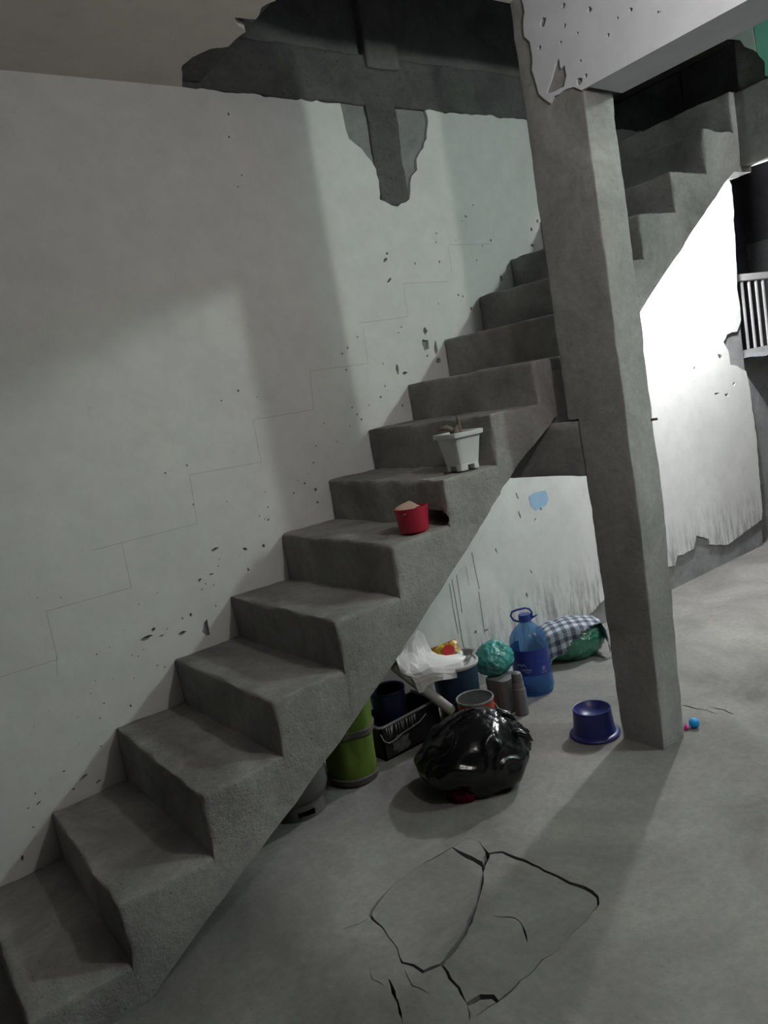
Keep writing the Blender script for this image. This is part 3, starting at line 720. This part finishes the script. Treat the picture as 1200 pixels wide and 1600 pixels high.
# logo: an arched "m" over a short word and an underline
A0 = AC-0.42
stroke_wrap('logo', arc(-0.022, 0.156, 0.011, 0.010, math.pi, 0)+arc(-0.002, 0.156, 0.0105, 0.010, math.pi, 0.0), 0.0035, M['labelwhite'], lab, 0.0941, A0)
def word(txt, size, mat, parent, a0, zc, r, width=None):
    cu_ = bpy.data.curves.new('word', 'FONT'); cu_.body = txt; cu_.size = size; cu_.align_x = 'CENTER'; cu_.resolution_u = 3
    tmp = bpy.data.objects.new('word', cu_); COL.objects.link(tmp); bpy.context.view_layer.update()
    me = bpy.data.meshes.new_from_object(tmp.evaluated_get(bpy.context.evaluated_depsgraph_get()))
    bpy.data.objects.remove(tmp)
    for v in me.vertices: v.co = wrap(a0+v.co.x/0.0932, zc+v.co.y, r)
    return link('lettering', me, mat, parent, False)
word('nacho', 0.021, M['labelwhite'], lab, A0+0.10, 0.134, 0.0941)
stroke_wrap('underline', [(0.0, 0.128), (0.01, 0.128), (0.02, 0.128), (0.026, 0.128)], 0.0016, M['labelwhite'], lab, 0.0941, A0)
wrap_quad('print_block', AC+0.50, AC+0.68, 0.128, 0.148, 0.0938, M['labelgrey'], lab, 4)
wrap_quad('print_line', AC+0.42, AC+0.76, 0.116, 0.119, 0.0938, M['labelgrey'], lab, 6)

M['grey_tin'] = plain('dark_grey_plastic', (0.16, 0.175, 0.17), 0.5, 0.4, 0.12)
M['grey_body'] = plain('grey_spray_paint', (0.13, 0.13, 0.135), 0.45, 0.4, 0.12)
M['grey_cap'] = plain('dusty_cap', (0.17, 0.165, 0.165), 0.6, 0.4, 0.2)
sp = empty('spray_bottle', (2.172, 0.372, 0.0)); tag(sp, 'slim dark grey bottle standing in front of the blue water bottle', 'bottle')
lathe('body', [(0, 0.004), (0.028, 0.0), (0.031, 0.004), (0.031, 0.118), (0.0285, 0.126), (0.0265, 0.128), (0, 0.128)], M['grey_body'], sp, 30)
lathe('neck', [(0.0265, 0.126), (0.027, 0.152), (0.0255, 0.156), (0, 0.156)], M['grey_cap'], sp, 30)
lathe('cap', [(0.0245, 0.154), (0.025, 0.158), (0.0245, 0.182), (0.020, 0.196), (0.008, 0.203), (0, 0.204)], M['grey_cap'], sp, 30)
cn = empty('grey_canister', (2.178, 0.478, 0.0), math.radians(8)); tag(cn, 'upright grey plastic canister below the teal bag', 'canister')
lathe('body', [(0, 0.0), (0.052, 0.0), (0.057, 0.005), (0.061, 0.10), (0.062, 0.150), (0.060, 0.158), (0.056, 0.160), (0, 0.160)], M['grey_tin'], cn, 48, power=5.0)
for yy in (-0.02, 0.02): box('rib', (-0.064, yy-0.003, 0.02), (-0.058, yy+0.003, 0.14), M['grey_tin'], cn, 0.001)
tb = empty('teal_bag', (2.195, 0.53, 0.161)); tag(tb, 'teal plastic carrier bag sitting between dark bucket and water bottle', 'plastic bag')
lump('film', (0.088, 0.082, 0.080), M['teal_film'], tb, 7.7, 0.16, 0.07, 0.80, 5, 2.0, None, ((0.1, -0.2, 1), 0.18, 0.5), 2.2)
M['dimgreen'] = plain('dark_green_contents', (0.015, 0.09, 0.05), 0.7)
lump('contents', (0.055, 0.05, 0.042), M['dimgreen'], tb, 2.7, 0.2, 0.05, 0.8, 4, 3, (0, 0, 0.008))

M['orange'] = plain('orange_tin', (0.62, 0.075, 0.02), 0.4, 0.5, 0.10)
M['tinlid'] = plain('paint_crusted_lid', (0.024, 0.026, 0.024), 0.75, 0.25, 0.35, 0.3, 40, 20)
M['tinrim'] = plain('tin_rim', (0.33, 0.34, 0.32), 0.4, 0.5, 0.25, 0, 30, 40)
oc = empty('paint_tin', (1.925, 0.345+0.045, 0.0)); tag(oc, 'small orange paint tin with a crusted dark lid behind the bin bag', 'paint can')
lathe('tin', [(0, 0.0), (0.078, 0.0), (0.079, 0.004), (0.079, 0.158), (0.078, 0.164)], M['orange'], oc, 48)
lathe('rim', [(0.078, 0.160), (0.0825, 0.163), (0.0835, 0.169), (0.081, 0.173), (0.076, 0.171), (0.074, 0.166)], M['tinrim'], oc, 48)
lathe('lid', [(0.0745, 0.169), (0.069, 0.1655), (0.040, 0.1665), (0, 0.1665)], M['tinlid'], oc, 48)
from_bm('wire_handle', tube_bm([(-0.08, -0.01, 0.14), (-0.088, -0.035, 0.12), (-0.07, -0.07, 0.10), (-0.02, -0.092, 0.088), (0.03, -0.09, 0.09), (0.07, -0.06, 0.11), (0.08, -0.01, 0.14)], 0.002, 6), M['tinrim'], oc)

M['navy'] = plain('navy_bucket', (0.018, 0.05, 0.10), 0.4, 0.5, 0.12)
M['deepnavy'] = plain('deep_navy_plastic', (0.012, 0.014, 0.05), 0.45, 0.5, 0.12)
M['lidwhite'] = plain('dirty_white_lid', (0.52, 0.53, 0.50), 0.5, 0.4, 0.15)
bk = empty('paint_bucket', (1.995, 0.585, 0.0)); tag(bk, 'dark blue paint bucket with a dirty white rim behind the orange tin', 'bucket')
lathe('pail', [(0, 0.0), (0.090, 0.0), (0.094, 0.006), (0.107, 0.255), (0.108, 0.268)], M['navy'], bk, 48)
lathe('lid', [(0.1075, 0.262), (0.1145, 0.264), (0.1155, 0.274), (0.112, 0.279), (0.104, 0.277), (0.100, 0.271), (0, 0.272)], M['lidwhite'], bk, 48)

# box crusted with white paint, thin bail handle
M['blackp'] = plain('black_plastic', (0.012, 0.012, 0.013), 0.5, 0.5, 0.2)
M['crust'] = plain('dried_white_paint', (0.55, 0.56, 0.56), 0.8, 0.2, 0.35, 0, 30, 60)
M['crust2'] = plain('thin_paint_smear', (0.18, 0.185, 0.185), 0.8, 0.2, 0.45, 0, 30, 25)
M['barwhite'] = plain('grey_white_rim', (0.30, 0.30, 0.31), 0.5, 0.4, 0.12)
cr = empty('paint_tray_box', (1.685, 0.548, 0.0)); tag(cr, 'black plastic box streaked with dried white paint, under the stairs', 'box')
bx = bmesh.new()
def tap(x0, x1, y0, y1, z0, z1, k=0.0):
    v = []
    for z, s in ((z0, 1-k), (z1, 1)):
        cx, cy = (x0+x1)/2, (y0+y1)/2
        v += [bx.verts.new((cx+(x-cx)*s, cy+(y-cy)*s, z)) for x, y in ((x0, y0), (x1, y0), (x1, y1), (x0, y1))]
    for f in ((0, 3, 2, 1), (4, 5, 6, 7), (0, 1, 5, 4), (1, 2, 6, 5), (2, 3, 7, 6), (3, 0, 4, 7)): bx.faces.new([v[i] for i in f])
X0, X1 = -0.165, 0.155
tap(X0, X1, 0.0, 0.008, 0.0, 0.155); tap(X0, X1, 0.182, 0.19, 0.0, 0.155); tap(X0, X0+0.008, 0.0, 0.19, 0.0, 0.155); tap(X1-0.008, X1, 0.0, 0.19, 0.0, 0.155); tap(X0, X1, 0.0, 0.19, 0.0, 0.008)
from_bm('tub', bx, M['blackp'], cr, False)
from_bm('rim', tube_bm([(X0-0.004, 0.19, 0.152), (X0-0.006, 0.01, 0.150), (X0+0.012, -0.004, 0.150), (0.0, -0.005, 0.156), (X1-0.01, -0.004, 0.160), (X1+0.004, 0.01, 0.160), (X1+0.004, 0.19, 0.160)], 0.0062, 8), M['barwhite'], cr)
from_bm('bail_handle', tube_bm([(X0-0.004, 0.0, 0.125), (X0+0.0, -0.012, 0.096), (X0+0.02, -0.016, 0.080), (X0+0.06, -0.016, 0.083), (X0+0.10, -0.014, 0.094), (X0+0.15, -0.013, 0.098), (X0+0.20, -0.012, 0.106), (X0+0.24, -0.010, 0.125)], 0.0026, 6), M['barwhite'], cr)
rr = random.Random(11)
for i in range(15):
    xx = X0+0.028+i*0.0115+rr.uniform(-.003, .003); w_ = rr.uniform(.0024, .0055); zb_ = rr.uniform(.088, .115); sl = rr.uniform(-.008, .008)
    from_bm('paint_run', tube_bm([(xx, -0.0015, 0.143), (xx+sl*.4, -0.002, 0.128), (xx+sl, -0.0015, zb_)], [w_*.7, w_*.6, w_*.4], 5), M['crust'], cr)
sm = lump('paint_smear', (0.042, 0.003, 0.034), M['crust2'], cr, 5.5, 0.6, 0.1, 0.9, 4, 4, (X0+0.088, 0.0, 0.012))
nb = empty('navy_pail', (1.65, 0.645, 0.009)); tag(nb, 'deep navy pail standing inside the paint-streaked black box', 'bucket')
lathe('pail', [(0, 0.0), (0.066, 0.0), (0.069, 0.005), (0.078, 0.245), (0.082, 0.25), (0.080, 0.255), (0.074, 0.25), (0.064, 0.02), (0, 0.02)], M['deepnavy'], nb, 40)

M['pvc'] = plain('dusty_white_pvc', (0.47, 0.46, 0.43), 0.55, 0.4, 0.12)
a_, b_ = Vector((1.668, 0.585, 0.372)), Vector((1.850, 0.465, 0.118))
def pipe_bm(a, b, r):
    bm = bmesh.new(); d = (b-a).normalized(); u = d.cross(Vector((0, 0, 1))).normalized(); w = d.cross(u); rings = []
    for c, q in ((a, r), (b-d*.002, r), (b, r*.985), (b, r*.86), (a+d*.01, r*.86)):
        rings.append([bm.verts.new(c+(u*math.cos(k*math.pi/12)+w*math.sin(k*math.pi/12))*q) for k in range(24)])
    for A, B in zip(rings, rings[1:]):
        for k in range(24): bm.faces.new((A[k], A[(k+1) % 24], B[(k+1) % 24], B[k]))
    return bm
pv = from_bm('plastic_pipe', pipe_bm(a_, b_, 0.0225), M['pvc'], None, True, 40); tag(pv, 'white plastic pipe offcut leaning across the black box', 'pipe')

# white paper, packet and tray heaped on the bucket
M['paper'] = plain('white_paper', (0.74, 0.74, 0.72), 0.85, 0.2, 0.05, 0.25, 25)
def bez(ctrl, s, t):
    def cm(P, x):
        n = len(P)-1; f = x*n; i = min(int(f), n-1); f -= i
        p0, p1, p2, p3 = P[max(i-1, 0)], P[i], P[i+1], P[min(i+2, n)]
        return 0.5*((2*p1)+(p2-p0)*f+(2*p0-5*p1+4*p2-p3)*f*f+(3*p1-p0-3*p2+p3)*f**3)
    return cm([cm(row, t) for row in ctrl], s)
A = lambda u, v, y: at(u, v, 1, y)
ctrl = [[A(652, 984, .66), A(662, 992, .66), A(672, 1018, .64), A(685, 1028, .64)],
        [A(628, 1018, .62), A(645, 1012, .63), A(668, 1030, .60), A(712, 1024, .58)],
        [A(618, 1032, .56), A(634, 1050, .55), A(676, 1038, .52), A(738, 1030, .53)],
        [A(640, 1060, .53), A(650, 1064, .51), A(682, 1052, .49), A(722, 1046, .50)],
        [A(648, 1070, .52), A(658, 1082, .505), A(684, 1064, .48), A(716, 1058, .49)]]
g_ = []
for i in range(11):
    row = []
    for j in range(9):
        p = bez(ctrl, i/10, j/8); c = 1-abs(noise.noise(p*16+Vector((3, 1, 2))))*2
        row.append(p+n3(p, 15, 4.0)*0.017)
    g_.append(row)
pp = sheet_xy('crumpled_paper', g_, M['paper'], None, 0.0014); pp.data.shade_flat(); tag(pp, 'crumpled white paper draped over the dark blue bucket', 'paper')

def packet_mat():
    m, nt, b, co = base('snack_foil', 0.3, 0.6)
    n = nz(nt, co, 26, 3, 0.6, 1.0)
    c = ramp(nt, n, [(0.36, (0.36, 0.06, 0.03)), (0.42, (0.22, 0.15, 0.035)), (0.50, (0.55, 0.36, 0.03)), (0.60, (0.60, 0.42, 0.05)), (0.72, (0.45, 0.05, 0.03))], 'LINEAR')
    nt.links.new(c, b.inputs['Base Color']); add_bump(nt, b, nz(nt, co, 40, 3), 0.6, 0.01); return m
M['packet'] = packet_mat()
M['packred'] = plain('red_print', (0.52, 0.02, 0.025), 0.3, 0.6, 0.05)
pk = empty('snack_packet', (2.005, 0.628, 0.283)); tag(pk, 'crinkled red and yellow foil snack packet lying on the bucket', 'packet')
pk.rotation_euler = (math.radians(52), math.radians(-10), math.radians(-28))
g_ = []
for side in (1, -1):
    gg = []
    for i in range(15):
        row = []
        for j in range(13):
            s, t = i/14-.5, j/12-.5; h = (1-(2*s)**4)*(1-(2*t)**4)
            q = Vector((s*0.135, t*0.085+0.03, side*(0.016*h+0.001)))
            row.append(q+n3(q, 45, 2.0)*0.006*(0.3+h))
        gg.append(row)
    g_.append(gg)
bm = bmesh.new()
for gg in g_:
    vv = [[bm.verts.new(q) for q in r] for r in gg]
    for i in range(14):
        for j in range(12): bm.faces.new((vv[i][j], vv[i][j+1], vv[i+1][j+1], vv[i+1][j]))
bmesh.ops.remove_doubles(bm, verts=bm.verts[:], dist=0.003)
from_bm('foil', bm, M['packet'], pk, True, 60)
bm = bmesh.new()
ring = [bm.verts.new((0.012+0.030*math.cos(k*.314), 0.026+0.024*math.sin(k*.314), 0.0235)) for k in range(20)]
r2 = [bm.verts.new((0.012+0.030*math.cos(k*.314), 0.026+0.024*math.sin(k*.314), 0.012)) for k in range(20)]
bm.faces.new(ring)
for k in range(20): bm.faces.new((ring[k], ring[(k+1) % 20], r2[(k+1) % 20], r2[k]))
from_bm('red_emblem', bm, M['packred'], pk, False)
M['foil'] = plain('aluminium_foil', (0.5, 0.5, 0.48), 0.35, 0.5, 0.3, 0.8, 40, 20, 0.8)
tr_ = empty('foil_tray', (2.045, 0.555, 0.281), math.radians(30)); tag(tr_, 'bent shiny foil tray lying on the bucket beside the snack packet', 'tray')
lathe('tray', [(0, 0.0), (0.028, 0.0), (0.036, 0.014), (0.043, 0.016), (0.044, 0.018), (0.036, 0.017), (0.027, 0.003), (0, 0.003)], M['foil'], tr_, 36, f=lambda p, a: Vector((p.x*1.25, p.y, p.z*(1+.5*math.cos(a))))+n3(p, 70)*0.003, power=4.0)

# green fabric bag
def fabric(name, col, weave=260):
    m, nt, b, co = base(name, 0.85, 0.15)
    c = ramp(nt, nz(nt, stretch(nt, co, 9, 9, 1.6), 2.0, 4), [(0.3, tuple(v*0.7 for v in col)), (0.7, col)])
    nt.links.new(c, b.inputs['Base Color']); add_bump(nt, b, nz(nt, co, weave, 2), 0.25, 0.003); return m
M['limefab'] = fabric('lime_fabric', (0.11, 0.17, 0.028))
M['greyband'] = fabric('grey_fabric_band', (0.10, 0.09, 0.08))
gb = empty('fabric_bin', (1.362, 0.565, 0.0)); tag(gb, 'soft round lime green fabric bin with dark bands below the stairs', 'fabric bin')
gb.rotation_euler = (0, math.radians(3), 0)
def gf(p, a): k = 1+0.05*math.sin(a*5+p.z*9)*min(1, p.z*6)+0.05*n1(p, 12, 1.0); return Vector((p.x*k, p.y*k, p.z))
lathe('fabric', [(0.098, 0.02), (0.102, 0.06), (0.104, 0.12), (0.104, 0.19), (0.107, 0.26), (0.110, 0.33), (0.112, 0.40), (0.110, 0.40), (0.105, 0.33), (0.098, 0.05), (0, 0.03)], M['limefab'], gb, 64, f=gf)
gf2 = lambda p, a: gf(p*1.0, a)*1.0
lathe('bottom_band', [(0, 0.0), (0.096, 0.0), (0.105, 0.006), (0.110, 0.030), (0.101, 0.033)], M['greyband'], gb, 64, f=gf)
lathe('middle_band', [(0.1035, 0.200), (0.1125, 0.204), (0.1135, 0.226), (0.1045, 0.230)], M['greyband'], gb, 64, f=gf)
lathe('top_band', [(0.1095, 0.350), (0.1175, 0.354), (0.1190, 0.399), (0.111, 0.403)], M['greyband'], gb, 64, f=gf)
from_bm('wire_hoop', tube_bm([gf(Vector((0.118*math.cos(k*.131), 0.118*math.sin(k*.131), 0.405)), k*.131) for k in range(48)], 0.0028, 6, closed=True), M['barwhite'], gb)

# gas cylinder
M['gas'] = plain('grey_cylinder_paint', (0.115, 0.108, 0.10), 0.5, 0.4, 0.15, 0.15, 20)
gc = empty('gas_cylinder', (1.085, 0.545, 0.0)); tag(gc, 'squat grey gas cylinder tucked in the dark under the lowest steps', 'gas cylinder')
lathe('body', [(0, 0.035), (0.08, 0.042), (0.118, 0.065), (0.130, 0.10), (0.130, 0.22), (0.122, 0.26), (0.09, 0.292), (0.045, 0.305), (0, 0.308)], M['gas'], gc, 48, 60)
bm = bmesh.new(); n = 60; vs = {}
for r_ in (0.112, 0.108):
    for i in range(n):
        for z in (0.0, 0.012, 0.036, 0.062): vs[(r_, i, z)] = bm.verts.new((r_*math.cos(2*math.pi*i/n), r_*math.sin(2*math.pi*i/n), z))
zz = (0.0, 0.012, 0.036, 0.062)
for i in range(n):
    for k in range(3):
        if k == 1 and i % 20 in (0, 1, 2, 3, 4, 5): continue       # ventilation slots
        for r_ in (0.112, 0.108): bm.faces.new((vs[(r_, i, zz[k])], vs[(r_, (i+1) % n, zz[k])], vs[(r_, (i+1) % n, zz[k+1])], vs[(r_, i, zz[k+1])]))
    bm.faces.new((vs[(0.112, i, 0.0)], vs[(0.112, (i+1) % n, 0.0)], vs[(0.108, (i+1) % n, 0.0)], vs[(0.108, i, 0.0)]))
from_bm('foot_ring', bm, M['gas'], gc, True, 40)

# bundle under a checked cloth
def plaid():
    m, nt, b, co = base('checked_cloth', 0.9, 0.1)
    uv = nt.nodes.new('ShaderNodeUVMap'); sep = nt.nodes.new('ShaderNodeSeparateXYZ'); nt.links.new(uv.outputs[0], sep.inputs[0])
    outs = []
    for axn in ('X', 'Y'):
        mm = nt.nodes.new('ShaderNodeMath'); mm.operation = 'MULTIPLY'; mm.inputs[1].default_value = 11.0; nt.links.new(sep.outputs[axn], mm.inputs[0])
        f = nt.nodes.new('ShaderNodeMath'); f.operation = 'FRACT'; nt.links.new(mm.outputs[0], f.inputs[0])
        g = nt.nodes.new('ShaderNodeMath'); g.operation = 'GREATER_THAN'; g.inputs[1].default_value = 0.5; nt.links.new(f.outputs[0], g.inputs[0]); outs.append(g.outputs[0])
    s = nt.nodes.new('ShaderNodeMath'); s.operation = 'ADD'; nt.links.new(outs[0], s.inputs[0]); nt.links.new(outs[1], s.inputs[1])
    h = nt.nodes.new('ShaderNodeMath'); h.operation = 'MULTIPLY'; h.inputs[1].default_value = 0.5; nt.links.new(s.outputs[0], h.inputs[0])
    c = ramp(nt, h.outputs[0], [(0.0, (0.46, 0.49, 0.53)), (0.3, (0.20, 0.22, 0.26)), (0.8, (0.075, 0.085, 0.11))], 'CONSTANT')
    nt.links.new(c, b.inputs['Base Color']); add_bump(nt, b, nz(nt, co, 220, 2), 0.3, 0.002); return m
M['plaid'] = plaid()
BC = Vector((2.835, 0.628, 0.0)); BR = math.radians(-32)
gbag = empty('green_bag', BC, BR); tag(gbag, 'full green plastic bag half hidden under a checked cloth', 'plastic bag')
lump('film', (0.165, 0.115, 0.105), M['green_film'], gbag, 9.1, 0.10, 0.05, 0.80, 5, 2.4, None, None, 3.0)
bm = bmesh.new(); uvl = bm.loops.layers.uv.new('UVMap'); NX, NY = 56, 48; vv = {}
def top_z(x, y):
    e = (abs(x/0.172)**3.2+abs(y/0.128)**3.2)
    return 0.198*max(0.0, 1-max(0, e-0.25)**1.3*0.55)
for i in range(NX+1):
    for j in range(NY+1):
        s = -0.25+0.50*i/NX; t = -0.215+0.40*j/NY        # cloth coordinates
        # arc-length falls over the edges of the bundle
        def fold(q, lim):
            if abs(q) <= lim: return q, 0.0
            return math.copysign(lim+(abs(q)-lim)*0.16, q), abs(q)-lim
        x, dx = fold(s, 0.155); y, dy = fold(t, 0.112)
        drop = max(dx, dy)+0.35*min(dx, dy)
        z = 0.205-0.03*(x/0.16)**2-0.03*(y/0.12)**2-drop*0.97
        w = 0.010*math.sin(s*55+t*20)*min(1, drop*9)+0.006*n1((s, t, 0), 18)
        p = Vector((x*(1+w*2.2), y+w*(1 if dy else .3), max(z, 0.003)+0.006*n1((s*1.0, t*1.0, 3), 22)))
        if z < 0.003: p += Vector((math.copysign(0.003-z, x)*(dx > dy), math.copysign(0.003-z, y)*(dy >= dx), 0))
        p.z = max(p.z, 0.002)
        vv[(i, j)] = (bm.verts.new(p), (s*2, t*2))
for i in range(NX):
    for j in range(NY):
        s = -0.25+0.50*(i+.5)/NX; t = -0.215+0.40*(j+.5)/NY
        # the front hem runs up diagonally, so the green bag shows below it
        hem = -0.215 if s < -0.10 else -0.215+(s+0.10)*0.62
        if s < 0.165 and t < hem: continue
        f = bm.faces.new([vv[k][0] for k in ((i, j), (i+1, j), (i+1, j+1), (i, j+1))])
        for lp, k in zip(f.loops, ((i, j), (i+1, j), (i+1, j+1), (i, j+1))): lp[uvl].uv = vv[k][1]
bmesh.ops.delete(bm, geom=[v for v in bm.verts if not v.link_faces], context='VERTS')
cl = from_bm('checked_cloth', bm, M['plaid'], None); cl.location = BC; cl.rotation_euler = (0, 0, BR)
md = cl.modifiers.new('thickness', 'SOLIDIFY'); md.thickness = 0.002; md.offset = 1
tag(cl, 'grey and white checked cloth thrown over the green bag by the wall', 'cloth')

# toy bits by the column foot
M['ball'] = plain('bright_blue_rubber', (0.01, 0.30, 0.72), 0.5, 0.4, 0.04)
M['pink'] = plain('hot_pink_plastic', (0.62, 0.03, 0.28), 0.5, 0.4, 0.06)
bl = lathe('toy_ball', [(0.0, 0.0)]+[(0.0205*math.sin(k*math.pi/14), 0.0205-0.0205*math.cos(k*math.pi/14)) for k in range(1, 14)]+[(0, 0.041)], M['ball'], None, 24, 80)
bl.location = (2.442, -0.318, 0.0); tag(bl, 'small bright blue ball on the floor beside the column', 'ball')
pkc = empty('pink_toy', (2.412, -0.300, 0.0), 0.6); tag(pkc, 'tiny hot pink plastic toy between the column and blue ball', 'toy')
lump('body', (0.012, 0.010, 0.010), M['pink'], pkc, 1.0, 0.1, 0.02, 0.8, 3)
for s_ in (-1, 1): lump('ear', (0.005, 0.004, 0.006), M['pink'], pkc, 2.0+s_, 0.1, 0.02, 0.6, 3, 3, (0.007*s_, 0, 0.013))

# silver plastic on the window ledge
M['silver'] = plastic_film('silver_film', (0.36, 0.37, 0.40), 0.3, 0.0, 0.8, 10)
g_ = []
for i in range(22):
    row = []
    for j in range(14):
        s, t = i/21, j/13
        p = Vector((5.19+s*0.75, WY+0.235-t*0.30, 1.338+0.05*math.sin(math.pi*min(1, t*1.1))*s**.5*.5-0.05*max(0, t-.55)*s))
        row.append(p+n3(p, 9, 3.0)*Vector((0.0, 0.01, 0.012)))
    g_.append(row)
sv = sheet_xy('plastic_sheet', g_, M['silver'], None, 0.002); tag(sv, 'crumpled silver plastic sheet lying on the window ledge', 'plastic sheet')
